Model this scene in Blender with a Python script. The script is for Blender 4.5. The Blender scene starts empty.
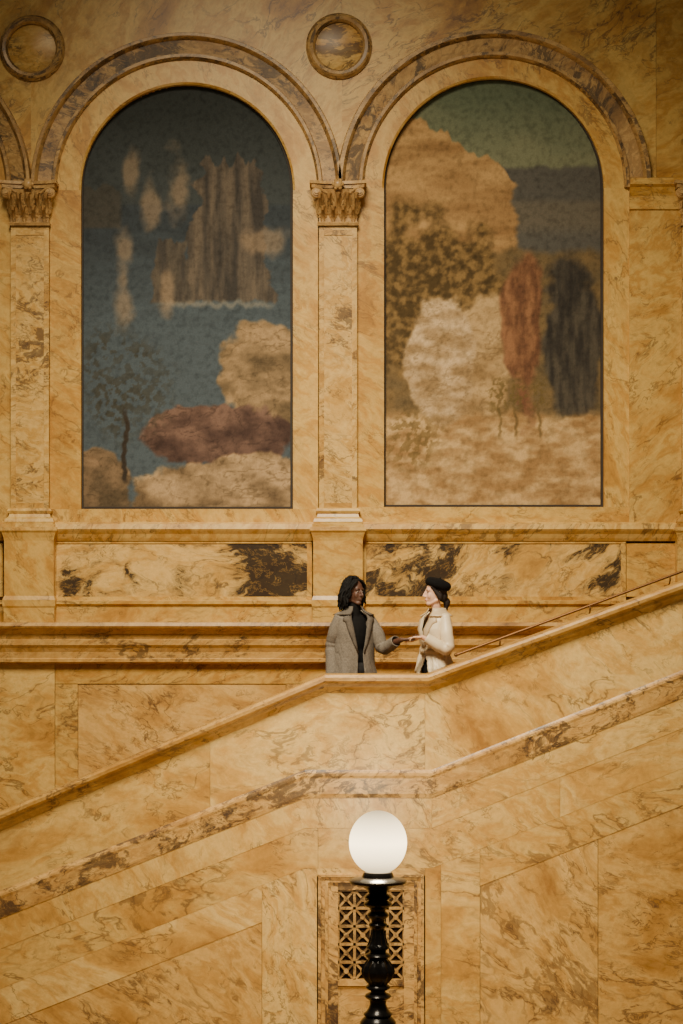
import bpy, bmesh, math, random
from mathutils import Vector, Matrix, noise
random.seed(7)
PI=math.pi; sin=math.sin; cos=math.cos
scn=bpy.context.scene; col=scn.collection
D=20.0; F=2000.0; ZC=1.234
def X(px,Y): return (px-341.5)*(D+Y)/F
def Z(py,Y): return ZC+(640-py)*(D+Y)/F
def lin(c):
    c=c/255.0
    return c/12.92 if c<=.04045 else ((c+.055)/1.055)**2.4
def S(r,g,b): return (lin(r),lin(g),lin(b),1)

# ---------------------------------------------------------------- materials
def new_mat(name):
    m=bpy.data.materials.new(name); m.use_nodes=True
    nt=m.node_tree; return m,nt,nt.nodes['Principled BSDF']
def simple(name,c,rough=.6,metal=0,amt=.0,scale=40,spec=.5):
    m,nt,b=new_mat(name)
    b.inputs['Roughness'].default_value=rough; b.inputs['Metallic'].default_value=metal
    b.inputs['Specular IOR Level'].default_value=spec
    tc=nt.nodes.new('ShaderNodeTexCoord'); n=nt.nodes.new('ShaderNodeTexNoise')
    n.inputs['Scale'].default_value=scale; n.inputs['Detail'].default_value=5
    nt.links.new(tc.outputs['Object'],n.inputs['Vector'])
    r=nt.nodes.new('ShaderNodeValToRGB')
    r.color_ramp.elements[0].position=.3; r.color_ramp.elements[1].position=.7
    lo=tuple(x*(1-amt) for x in c[:3])+(1,); hi=tuple(min(1,x*(1+amt)) for x in c[:3])+(1,)
    r.color_ramp.elements[0].color=lo; r.color_ramp.elements[1].color=hi
    nt.links.new(n.outputs['Fac'],r.inputs['Fac']); nt.links.new(r.outputs['Color'],b.inputs['Base Color'])
    return m
def globe_mat(strength,alpha):
    # frosted glass that glows and lets part of the bulb's light through
    m,nt,b=new_mat('glowing_globe'); N=nt.nodes; L=nt.links
    b.inputs['Base Color'].default_value=(0,0,0,1); b.inputs['Roughness'].default_value=.4
    b.inputs['Specular IOR Level'].default_value=0
    tc=N.new('ShaderNodeTexCoord'); sx=N.new('ShaderNodeSeparateXYZ'); L.new(tc.outputs['Generated'],sx.inputs[0])
    r=N.new('ShaderNodeValToRGB'); e=r.color_ramp.elements
    e[0].position=0; e[0].color=(.16,.15,.14,1); e[1].position=1; e[1].color=(.20,.19,.18,1)
    x=e.new(.22); x.color=(.55,.55,.55,1); x=e.new(.5); x.color=(1,1,1,1); x=e.new(.78); x.color=(.55,.55,.55,1)
    L.new(sx.outputs[2],r.inputs['Fac'])
    mu=N.new('ShaderNodeMath'); mu.operation='MULTIPLY'; mu.inputs[1].default_value=strength; L.new(r.outputs[0],mu.inputs[0])
    b.inputs['Emission Color'].default_value=(1,.78,.44,1); L.new(mu.outputs[0],b.inputs['Emission Strength'])
    b.inputs['Alpha'].default_value=alpha
    return m
def marble(name,dark,mid,light,vein,vamt=.6,scale=1.0,rot=.6,rough=.34,mask=.5,vw=.05,blot=0,net=.3,bt=.54,slab=.32,cloud=.6,line=.6,bsc=1.5,bias=()):
    m,nt,b=new_mat(name); N=nt.nodes; L=nt.links
    def nd(t,**k):
        n=N.new(t)
        for a,v in k.items(): setattr(n,a,v)
        return n
    def math_(op,a,bv=None,clamp=False):
        n=nd('ShaderNodeMath',operation=op); n.use_clamp=clamp
        for i,v in enumerate((a,bv)):
            if v is None: continue
            if isinstance(v,(int,float)): n.inputs[i].default_value=v
            else: L.new(v,n.inputs[i])
        return n.outputs[0]
    tc=nd('ShaderNodeTexCoord'); geo=nd('ShaderNodeNewGeometry'); oi=nd('ShaderNodeObjectInfo')
    rs=math_('ADD',geo.outputs['Random Per Island'],oi.outputs['Random'])
    wn=nd('ShaderNodeTexWhiteNoise',noise_dimensions='1D'); L.new(rs,wn.inputs['W'])
    cmb=nd('ShaderNodeCombineXYZ')
    L.new(math_('MULTIPLY',rs,23.1),cmb.inputs[0]); L.new(math_('MULTIPLY',rs,7.7),cmb.inputs[1]); L.new(math_('MULTIPLY',rs,41.3),cmb.inputs[2])
    # every slab is cut at its own angle
    ry=nd('ShaderNodeCombineXYZ'); sepc=nd('ShaderNodeSeparateColor'); L.new(wn.outputs['Color'],sepc.inputs[0])
    L.new(math_('ADD',math_('MULTIPLY',sepc.outputs[1],1.4),rot-.7),ry.inputs[1])
    mp=nd('ShaderNodeMapping'); L.new(tc.outputs['Object'],mp.inputs['Vector']); L.new(ry.outputs[0],mp.inputs['Rotation']); L.new(cmb.outputs[0],mp.inputs['Location'])
    st=nd('ShaderNodeMapping'); st.inputs['Scale'].default_value=(.7,1,1.35); L.new(mp.outputs[0],st.inputs['Vector'])
    def noisen(vec,sc,det=8,ro=.62,dist=0.):
        n=nd('ShaderNodeTexNoise'); n.inputs['Scale'].default_value=sc; n.inputs['Detail'].default_value=det
        n.inputs['Roughness'].default_value=ro; n.inputs['Distortion'].default_value=dist
        L.new(vec,n.inputs['Vector']); return n
    def nz(*a,**k): return noisen(*a,**k).outputs['Fac']
    def warp(vec,sc,amt,det=3):
        n=noisen(vec,sc,det,.55)
        s=nd('ShaderNodeVectorMath',operation='SUBTRACT'); L.new(n.outputs['Color'],s.inputs[0]); s.inputs[1].default_value=(.5,.5,.5)
        k=nd('ShaderNodeVectorMath',operation='SCALE'); L.new(s.outputs[0],k.inputs[0]); k.inputs['Scale'].default_value=amt
        a=nd('ShaderNodeVectorMath',operation='ADD'); L.new(vec,a.inputs[0]); L.new(k.outputs[0],a.inputs[1]); return a.outputs[0]
    def ramp(fac,p0,c0,p1,c1):
        r=nd('ShaderNodeValToRGB'); e=r.color_ramp.elements
        if not isinstance(c0,tuple): c0=(c0,)*3
        if not isinstance(c1,tuple): c1=(c1,)*3
        e[0].position=p0; e[0].color=c0+(1,); e[1].position=p1; e[1].color=c1+(1,); L.new(fac,r.inputs['Fac']); return r.outputs[0]
    V=warp(st.outputs[0],1.0*scale,.8/scale,4); V2=warp(V,5*scale,.20/scale,4)
    r=nd('ShaderNodeValToRGB'); e=r.color_ramp.elements
    e[0].position=.30; e[0].color=dark; e[1].position=.72; e[1].color=mid
    for p,c in ((.42,mid),(.50,light),(.55,mid),(.61,light)):
        x=e.new(p); x.color=c
    L.new(nz(V,.9*scale,12,.68,.3),r.inputs['Fac'])
    cur=r.outputs[0]
    def mixc(f,c):
        nonlocal cur
        mm=nd('ShaderNodeMix',data_type='RGBA'); L.new(f,mm.inputs[0]); L.new(cur,mm.inputs[6])
        if isinstance(c,tuple): mm.inputs[7].default_value=c
        else: L.new(c,mm.inputs[7])
        cur=mm.outputs[2]
    def mult(colr,fac):
        nonlocal cur
        m1=nd('ShaderNodeMix',data_type='RGBA',blend_type='MULTIPLY'); m1.inputs[0].default_value=fac; L.new(cur,m1.inputs[6]); L.new(colr,m1.inputs[7]); cur=m1.outputs[2]
    # brown clouds gather in some places and leave others clear
    cl=math_('MULTIPLY',ramp(nz(V2,2.6*scale,10,.76),.50,0,.66,1),ramp(nz(mp.outputs[0],.8*scale,3),.40,.2,.60,1))
    mixc(math_('MULTIPLY',cl,cloud),dark)
    mult(ramp(nz(mp.outputs[0],17,8,.75),.30,.64,.60,1),.55)
    mult(ramp(wn.outputs['Value'],0,(1-slab*.7,1-slab*.95,1-slab*1.4),1,(1,1,1)),1.0)
    if net:
        vo=nd('ShaderNodeTexVoronoi',feature='DISTANCE_TO_EDGE'); vo.inputs['Scale'].default_value=2.0*scale; L.new(V2,vo.inputs['Vector'])
        mixc(math_('MULTIPLY',math_('MULTIPLY',ramp(vo.outputs['Distance'],0,1,.03,0),ramp(nz(mp.outputs[0],1.0*scale,4),mask-.02,0,mask+.10,1)),net),vein)
    def lines(vec,sc,w,mk,mks,amt):
        v=math_('ABSOLUTE',math_('SUBTRACT',nz(vec,sc,11,.56,.4),.5))
        mixc(math_('MULTIPLY',math_('MULTIPLY',ramp(v,0,1,w,0),ramp(nz(mp.outputs[0],mks,4,.6),mk,0,mk+.10,1)),amt),vein)
    lines(V,1.4*scale,.013,.45,1.0*scale,line); lines(V2,3.2*scale,.015,.48,1.3*scale,line)
    # veins that swell to patches and thin out to nothing
    def veins(vec,sc,w,mk,mks,amt):
        v=math_('ABSOLUTE',math_('SUBTRACT',nz(vec,sc,12,.66,.4),.5))
        wd=math_('MULTIPLY',ramp(nz(mp.outputs[0],mks,5,.62,.3),mk,0,mk+.20,1),w)
        f=math_('MULTIPLY',math_('MULTIPLY',math_('SUBTRACT',wd,v),3.0/w,True),amt)
        mixc(f,vein)
    veins(V2,1.3*scale,vw,mask+.01,.7*scale,vamt)
    veins(V2,3.0*scale,vw*.8,mask+.03,1.1*scale,vamt)
    if blot:
        fac=nz(V2,bsc*scale,12,.70,.4)
        if bias:
            so=nd('ShaderNodeSeparateXYZ'); L.new(tc.outputs['Object'],so.inputs[0])
            for bx,bw,ba in bias:
                dd=math_('DIVIDE',math_('ABSOLUTE',math_('SUBTRACT',so.outputs[0],bx)),bw)
                fac=math_('ADD',fac,math_('MULTIPLY',math_('SUBTRACT',1.0,dd,True),ba))
        mixc(math_('MULTIPLY',ramp(fac,bt-.05,0,bt+.01,1),blot*.5),vein)
        mixc(math_('MULTIPLY',ramp(fac,bt,0,bt+.03,1),blot),tuple(x*.5 for x in vein[:3])+(1,))
        lo=math_('ABSOLUTE',math_('SUBTRACT',nz(V2,5*scale,9,.7),.5)); mixc(math_('MULTIPLY',ramp(lo,0,1,.016,0),.4),mid)
    L.new(cur,b.inputs['Base Color']); b.inputs['Roughness'].default_value=rough
    b.inputs['Specular IOR Level'].default_value=.35
    return m
M={}
M['wall']=marble('siena_marble',S(152,102,44),S(206,156,76),S(230,192,112),S(82,56,38),.6,1.0,.7,mask=.52,vw=.05,line=.7)
M['warm']=marble('honey_marble',S(160,110,46),S(208,156,74),S(230,190,108),S(98,68,40),.5,1.1,-.6,mask=.55,vw=.04,slab=.2)
M['shaft']=marble('soft_veined_marble',S(154,106,48),S(206,157,78),S(230,190,114),S(72,52,40),.7,1.5,.3,mask=.49,vw=.065,line=.7,slab=.1)
M['arch']=marble('grey_tan_marble',S(112,84,52),S(170,130,76),S(204,164,102),S(60,50,42),.75,2.0,.5,mask=.46,vw=.09,blot=.6,bt=.61,slab=.05,cloud=.6,line=.7)
M['capital']=marble('worn_stone',S(124,94,56),S(184,142,86),S(210,170,108),S(70,54,40),.5,3,.5,mask=.50,vw=.05,slab=.02)
M['breccia']=marble('breccia_marble',S(152,106,50),S(206,158,80),S(230,190,114),S(62,50,44),.7,1.1,.5,mask=.50,vw=.07,blot=.92,bt=.61,slab=.04,bsc=1.4,line=.75,
    bias=((X(268,0),.60,.15),(X(180,0),.20,.09),(X(66,0),.16,.09),(X(425,0),.95,.12),(X(605,0),.32,.14),(X(505,0),.25,.08)))
M['veined']=marble('dark_veined_marble',S(152,104,50),S(204,156,82),S(228,186,112),S(92,66,46),.55,1.2,-.5,mask=.49,vw=.065,line=.85,net=.5)
M['band']=marble('grey_veined_marble',S(138,98,52),S(196,148,80),S(222,178,106),S(70,54,44),.8,1.8,-.42,mask=.45,vw=.10,blot=.5,bt=.61,slab=.05,line=.9,net=.5)
M['pale']=marble('pale_siena_marble',S(170,120,56),S(214,166,88),S(236,200,124),S(98,72,48),.55,.95,-.42,mask=.51,vw=.05,line=.75,slab=.22)
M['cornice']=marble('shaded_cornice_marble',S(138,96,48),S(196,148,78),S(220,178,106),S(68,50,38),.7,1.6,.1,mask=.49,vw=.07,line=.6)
M['iron']=simple('blackened_bronze',S(36,34,33),.24,.7,.3,30)
M['brass']=simple('aged_brass',S(128,90,52),.45,.7,.1)
M['globe']=globe_mat(6.5,.7)
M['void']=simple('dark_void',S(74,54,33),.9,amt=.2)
M['edge']=simple('shadow_gap',S(44,34,24),.7,amt=.2)  # near-black tone with the shadow gap round each mural put into the colour
M['skin_dark']=simple('dark_skin',S(84,54,40),.5,amt=.06)
M['skin_pale']=simple('pale_skin',S(220,172,142),.55,amt=.04)
M['black_hair']=simple('black_hair',S(15,13,12),.75,amt=.5,scale=80,spec=.2)
M['brown_hair']=simple('dark_brown_hair',S(34,25,21),.6,amt=.4,scale=80,spec=.3)
M['tweed']=simple('grey_tweed',S(118,109,98),.9,amt=.25,scale=90,spec=.2)
M['tweed_d']=simple('grey_tweed_lapel',S(96,88,79),.9,amt=.25,scale=90,spec=.2)
M['black']=simple('black_knit',S(17,16,16),.9,amt=.2,spec=.2)
M['trouser']=simple('dark_trouser_cloth',S(34,31,30),.85,amt=.2)
M['cream']=simple('cream_coat_cloth',S(222,202,168),.42,amt=.07,scale=10,spec=.45)
M['cream_d']=simple('cream_coat_lapel',S(198,174,138),.42,amt=.07,scale=12,spec=.45)
M['felt']=simple('black_felt',S(13,12,13),.95,amt=.2,spec=.15)
M['eye']=simple('eye_white',S(160,148,136),.4)
M['iris']=simple('dark_iris',S(25,16,12),.3)
M['lip_d']=simple('brown_lip',S(78,46,38),.5)
M['lip_p']=simple('rose_lip',S(186,112,98),.5)
M['leather']=simple('black_leather',S(20,18,17),.4,amt=.2)

# ---------------------------------------------------------------- helpers
def BM(): return bmesh.new()
def tag(o,label,cat,group=None):
    o['label']=label; o['category']=cat
    if group: o['group']=group
    return o
def obj(name,bm,mat,parent=None,smooth=False,root=None,angle=None):
    bmesh.ops.recalc_face_normals(bm,faces=bm.faces[:])
    rt=root if root is not None else parent
    if rt is not None: bmesh.ops.translate(bm,verts=bm.verts[:],vec=-Vector(rt.location))
    me=bpy.data.meshes.new(name); bm.to_mesh(me); bm.free()
    if smooth:
        for p in me.polygons: p.use_smooth=True
    o=bpy.data.objects.new(name,me); col.objects.link(o); me.materials.append(mat)
    if angle:
        me.set_sharp_from_angle(angle=angle)
    if parent is not None: o.parent=parent
    return o
def struct(name,bm,mat,**k):
    o=obj(name,bm,mat,**k); o['kind']='structure'; return o
def thing(name,label,cat,loc,group=None):
    o=bpy.data.objects.new(name,None); o.empty_display_size=.1; col.objects.link(o); o.location=loc
    return tag(o,label,cat,group)
def apply_mods(o):
    dg=bpy.context.evaluated_depsgraph_get(); dg.update()
    me=bpy.data.meshes.new_from_object(o.evaluated_get(dg))
    o.modifiers.clear(); o.data=me
    for p in me.polygons: p.use_smooth=True
def dup(root,loc,label):
    r=root.copy(); col.objects.link(r); r.location=loc; r['label']=label
    for ch in list(root.children):
        c=ch.copy(); col.objects.link(c); c.parent=r
        for g in ch.children:
            d=g.copy(); col.objects.link(d); d.parent=c
    return r
def prism(bm,pts,yf,yb):
    f=[bm.verts.new((x,yf,z)) for x,z in pts]; b=[bm.verts.new((x,yb,z)) for x,z in pts]
    n=len(pts)
    bm.faces.new(f); bm.faces.new(b[::-1])
    for i in range(n):
        j=(i+1)%n; bm.faces.new((f[i],b[i],b[j],f[j]))
def ppx(bm,pts,yf,yb): prism(bm,[(X(x,yf),Z(y,yf)) for x,y in pts],yf,yb)
def rect(bm,x0,y0,x1,y1,yf,yb,g=.25):
    ppx(bm,[(x0+g,y0+g),(x1-g,y0+g),(x1-g,y1-g),(x0+g,y1-g)],yf,yb)
def sweep(bm,path,prof,closed=True):
    rings=[[bm.verts.new((x,y,z+h)) for y,h in prof] for x,z in path]
    n=len(prof)
    for a,b in zip(rings,rings[1:]):
        for i in range(n if closed else n-1):
            j=(i+1)%n; bm.faces.new((a[i],a[j],b[j],b[i]))
    if closed:
        bm.faces.new(rings[0]); bm.faces.new(rings[-1][::-1])
def hrun(bm,x0,x1,prof,yb=0.0):
    pr=[(y,Z(p,y)) for p,y in prof]
    pr=[(yb,pr[0][1])]+pr+[(yb,pr[-1][1])]
    sweep(bm,[(X(x0,-.1),0),(X(x1,-.1),0)],pr)
def arcsweep(bm,cx,cy,prof,a0=0,a1=PI,n=72,full=False):
    yc=-.1; xc=X(cx,yc); zc=Z(cy,yc); s=(D+yc)/F
    rings=[]
    for k in range(n if full else n+1):
        a=a0+(a1-a0)*k/n
        rings.append([bm.verts.new((xc+r*s*cos(a),y,zc+r*s*sin(a))) for r,y in prof])
    m=len(prof); cnt=len(rings)
    for k in range(cnt if full else cnt-1):
        a=rings[k]; b=rings[(k+1)%cnt]
        for i in range(m):
            j=(i+1)%m; bm.faces.new((a[i],a[j],b[j],b[i]))
    if not full:
        bm.faces.new(rings[0]); bm.faces.new(rings[-1][::-1])
def lathe(bm,prof,c,n=40,mat=None,flute=None):
    rings=[]
    for r,z in prof:
        if r<1e-5: rings.append([bm.verts.new((0,0,z))])
        else:
            rg=[]
            for k in range(n):
                a=2*PI*k/n; q=r
                for fl in (flute or ()):
                    if fl[0]<=z<=fl[1]: q=r*(1-fl[3]*abs(sin(a*fl[2]/2)))
                rg.append(bm.verts.new((q*cos(a),q*sin(a),z)))
            rings.append(rg)
    vs=[v for r in rings for v in r]
    for a,b in zip(rings,rings[1:]):
        for k in range(n):
            j=(k+1)%n
            if len(a)==1 and len(b)==1: continue
            if len(a)==1: bm.faces.new((a[0],b[k],b[j]))
            elif len(b)==1: bm.faces.new((a[k],b[0],a[j]))
            else: bm.faces.new((a[k],b[k],b[j],a[j]))
    if mat is not None:
        for v in vs: v.co=mat@v.co
    for v in vs: v.co+=Vector(c)
    return vs
def ell(bm,c,r,rot=None,seg=16):
    mt=Matrix.Translation(Vector(c))
    if rot is not None: mt=mt@rot.to_4x4()
    mt=mt@Matrix.Diagonal((r[0],r[1],r[2],1))
    bmesh.ops.create_uvsphere(bm,u_segments=seg,v_segments=max(8,seg*2//3),radius=1,matrix=mt)
def capsule(bm,a,b,ra,rb,seg=12):
    a=Vector(a); b=Vector(b); d=b-a; L=d.length
    if L<1e-6: return
    q=d.to_track_quat('Z','Y').to_matrix()
    prof=[(0,-ra)]
    for k in range(1,5): t=k/5*PI/2; prof.append((ra*sin(t),-ra*cos(t)))
    prof.append((ra,0)); prof.append((rb,L))
    for k in range(1,5): t=k/5*PI/2; prof.append((rb*cos(t),L+rb*sin(t)))
    prof.append((0,L+rb))
    lathe(bm,prof,a,seg,q)
def tube(bm,pts,rad,seg=14,cap=True,squash=1.0):
    pts=[Vector(p) for p in pts]; rings=[]; up=None
    for i,p in enumerate(pts):
        t=(pts[min(i+1,len(pts)-1)]-pts[max(i-1,0)]).normalized()
        if up is None:
            up=Vector((0,1,0)) if abs(t.y)<.9 else Vector((1,0,0))
        u=(up-t*up.dot(t)).normalized(); up=u; v=t.cross(u)
        rings.append([bm.verts.new(p+(u*cos(2*PI*k/seg)*squash+v*sin(2*PI*k/seg))*rad[i]) for k in range(seg)])
    for a,b in zip(rings,rings[1:]):
        for k in range(seg):
            j=(k+1)%seg; bm.faces.new((a[k],a[j],b[j],b[k]))
    if cap: bm.faces.new(rings[0]); bm.faces.new(rings[-1][::-1])
def smooth_path(pts,n=6):
    pts=[Vector(p) for p in pts]; out=[]
    for i in range(len(pts)-1):
        p0=pts[max(i-1,0)]; p1=pts[i]; p2=pts[i+1]; p3=pts[min(i+2,len(pts)-1)]
        for k in range(n):
            t=k/n
            out.append(.5*((2*p1)+(p2-p0)*t+(2*p0-5*p1+4*p2-p3)*t*t+(3*p1-p0-3*p2+p3)*t**3))
    out.append(pts[-1]); return out

# ---------------------------------------------------------------- setting: floors and walls
b=BM(); prism(b,[(-8,-3.6),(8,-3.6),(8,-3.4),(-8,-3.4)],-13,.4); struct('floor',b,M['wall'])
b=BM()
prism(b,[(X(-420,0),-3.4),(X(1100,0),-3.4),(X(1100,0),Z(-300,0)),(X(-420,0),Z(-300,0))],.02,.4)
for x0,x1 in ((-300,120),(120,470),(470,760),(760,1000)):
    rect(b,x0,-300,x1,-22,-.08,.02)
def spandrel(bm,cx,cy,r,x0,y0,x1,yf,yb):
    corners=[math.atan2(cy-y0,x1-cx),math.atan2(cy-y0,x0-cx)]
    angs=sorted([PI*k/72 for k in range(73)]+corners); prev=None
    for a in angs:
        c_,s_=cos(a),sin(a); t=1e9
        if c_>1e-6: t=min(t,(x1-cx)/c_)
        if c_<-1e-6: t=min(t,(x0-cx)/c_)
        if s_>1e-6: t=min(t,(cy-y0)/s_)
        i=(cx+r*c_,cy-r*s_); o=(cx+t*c_,cy-t*s_)
        cur=[bm.verts.new((X(p[0],yf),yy,Z(p[1],yf))) for p,yy in ((i,yf),(o,yf),(i,yb))]
        if prev:
            bm.faces.new((prev[0],prev[1],cur[1],cur[0])); bm.faces.new((prev[0],cur[0],cur[2],prev[2]))
        prev=cur
spandrel(b,-124,190,120,-300,-22,31,-.08,.02)
spandrel(b,187,190,120,31,-22,342,-.08,.02)
spandrel(b,497,188,120,342,-22,656,-.08,.02)
rect(b,656,-22,1000,180,-.08,.02)
rect(b,-300,190,-20,527,-.06,.02)
for x0,x1,y0,y1 in ((-300,-40,660,900),(-40,55,660,1000),(55,78,684,1000),(55,330,660,684),(330,520,660,1000),(520,1000,660,1000)):
    rect(b,x0,y0,x1,y1,-.04,.02)
struct('wall_back',b,M['wall'])
b=BM(); rect(b,78,684,286,1000,-.03,.02); rect(b,286,684,330,1000,-.04,.02); struct('trim_1',b,M['veined'])
b=BM(); rect(b,629,205,684,527,-.12,.02); rect(b,716,205,1000,527,-.12,.02)
struct('trim_2',b,M['wall'])
b=BM(); hrun(b,629,1000,[(177,-.10),(178,-.2),(184,-.2),(187,-.17),(192,-.15),(196,-.13),(204,-.125),(206,-.14),(209,-.14),(211,-.1)]); struct('trim_3',b,M['warm'])
b=BM(); hrun(b,-300,1000,[(522,-.1),(524,-.17),(529,-.18),(531,-.165),(534,-.14),(538,-.12),(541,-.10)]); struct('trim_4',b,M['wall'])
b=BM()
for x0,x1 in ((56,309),(364,622)):
    rect(b,x0,543,x1,597,-.08,.02,.3)
struct('trim_5',b,M['breccia'])
b=BM()
for x0,x1 in ((-300,3),(626,1000)): rect(b,x0,543,x1,597,-.075,.02,.4)
for x0,x1 in ((51,312),(361,626)):
    rect(b,x0,538,x1,543.5,-.09,.02,.1); rect(b,x0,596.5,x1,602,-.09,.02,.1); rect(b,x0,543,x0+5,597,-.09,.02,.1); rect(b,x1-5,543,x1,597,-.09,.02,.1)
struct('trim_6',b,M['warm'])
b=BM(); hrun(b,-300,1000,[(600,-.08),(601,-.13),(604,-.13),(606,-.10),(622,-.10)]); struct('baseboard_back',b,M['wall'])
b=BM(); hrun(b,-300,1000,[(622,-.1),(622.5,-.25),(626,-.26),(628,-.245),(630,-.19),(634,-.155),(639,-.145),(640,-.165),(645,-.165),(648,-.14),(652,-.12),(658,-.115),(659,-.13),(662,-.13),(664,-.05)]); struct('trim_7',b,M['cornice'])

# ---------------------------------------------------------------- arches, murals
def arch(cx,cy,rin,x0,x1,yb,rmid,rout,label,jamb=True,a0=0,a1=PI):
    root=thing('arch_surround',label,'arch',(X(cx,-.1),-.02,Z(yb,-.1)),'marble arches along the stair hall wall')
    b=BM(); arcsweep(b,cx,cy,[(rin,.02),(rin,-.085),(rin+2,-.10),(rmid+1,-.10),(rmid+1,.02)],a0,a1); obj('inner_band',b,M['warm'],root,True,angle=.5)
    b=BM()
    pr=[(rmid,.02),(rmid,-.12),(rmid+2,-.15),(rmid+5,-.15),(rmid+6,-.12),(rmid+19,-.13),(rmid+20,-.16),(rmid+22,-.185),(rout-1,-.185),(rout,-.16),(rout,.02)]
    arcsweep(b,cx,cy,pr,a0,a1); obj('archivolt',b,M['arch'],root,True,angle=.5)
    if jamb:
        for xa,xb in ((x0,cx-rin),(cx+rin,x1)):
            b=BM(); rect(b,xa,cy,xb,yb,-.10,.02,0); obj('jamb',b,M['warm'],root)
        b=BM(); rect(b,x0,yb,x1,523.5,-.10,.02,0); obj('sill',b,M['warm'],root)
    return root
arch(187,190,106,50,318,509,130,156,'marble arch with veined moulding around the dark blue mural')
arch(494,188,110,357,630,507,130,157,'marble arch with veined moulding around the tan hillside mural')
arch(-124,190,106,-258,12,509,130,156,'sliver of a marble arch cut off by the left picture edge')

def fb(x,y,s,o=4):
    return noise.fractal(Vector((x*s,y*s,3.7)),1.0,2.0,o)
def mix(a,c,t):
    t=max(0,min(1,t)); return tuple(a[i]*(1-t)+c[i]*t for i in range(3))
def ss(e0,e1,x):
    t=max(0,min(1,(x-e0)/(e1-e0))); return t*t*(3-2*t)
def blob2(x,y,cx,cy,rx,ry,soft=.06,wob=.26):
    d=math.hypot((x-cx)/rx,(y-cy)/ry)+wob*fb(x,y,.028)+.04*fb(x,y,.12)
    return 1-ss(1-soft,1+soft,d)
def rockshade(x,y,cx,cy,rx,ry,lo,hi,k=.04):
    t=.55-.35*((y-cy)/ry)-.12*((x-cx)/rx)+.9*fb(x*.8,y*1.5,k)
    cre=1-ss(0,.07,abs(fb(x*.7,y*1.5,k)))
    return mix(mix(lo,hi,t),tuple(v*.75 for v in lo),.45*cre)
def paint_sea(x,y):
    c=mix((58,62,60),(70,75,75),ss(90,200,y)+.3*fb(x,y*2,.02))
    sea=mix((62,68,72),(82,92,98),ss(200,340,y)+.3*fb(x,y*4,.03))
    c=mix(c,sea,ss(202,207,y))
    c=mix(c,(76,74,68),ss(0,3,y-(188+10*fb(x,0,.05)))*(1-ss(226,230,y))*(1-ss(118,124,x)))
    w=31+8*fb(x,y,.05)+(y-160)*.09; cx=229+5*fb(0,y,.05)
    st=(1-ss(w-1.5,w+1.5,abs(x-cx)))*ss(0,3,y-(158+14*fb(x,1,.08)))*(1-ss(300,304,y+4*fb(x,3,.1)))
    c=mix(c,mix((110,98,84),(68,64,60),.5+.9*fb(x*3,y*.4,.04)),st)
    w=14+5*fb(x,y,.06)+(y-230)*.07
    st=(1-ss(w-1.5,w+1.5,abs(x-172)))*ss(0,3,y-(238+9*fb(x,5,.09)))*(1-ss(301,305,y))
    c=mix(c,mix((106,96,82),(74,69,64),.5+.9*fb(x*3,y*.5,.04)),st)
    foam=(1-ss(0,5,abs(y-304-5*fb(x,2,.08))))*ss(150,170,x)*(1-ss(262,280,x))
    c=mix(c,(160,150,130),.5*foam)
    for gx,gy,rx,ry in ((130,175,7,16),(152,205,8,20),(178,190,10,26),(124,280,9,36),(168,292,7,26),(262,240,20,12)):
        c=mix(c,(166,140,110),.6*blob2(x,y,gx,gy,rx,ry,.5,.9))
    c=mix(c,rockshade(x,y,262,372,46,56,(110,92,68),(180,148,106)),blob2(x,y,268,376,44,56))
    c=mix(c,rockshade(x,y,216,438,72,40,(76,58,52),(126,98,84)),blob2(x,y,216,438,78,32))
    c=mix(c,rockshade(x,y,236,490,98,40,(112,92,68),(188,156,114)),blob2(x,y,240,492,104,38))
    c=mix(c,rockshade(x,y,98,490,34,48,(92,78,60),(150,122,92)),blob2(x,y,96,490,34,44))
    bush=blob2(x,y,122,390,36,46,.6,.6)*ss(-.02,.08,fb(x,y,.16))
    c=mix(c,(68,64,52),.7*bush); trunk=(1-ss(1.5,3,abs(x-126-8*fb(0,y,.03))))*ss(400,420,y)*(1-ss(478,486,y))
    c=mix(c,(60,52,44),trunk)
    return mix(c,(0,0,0),.02+.16*fb(x,y,.22))
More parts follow.
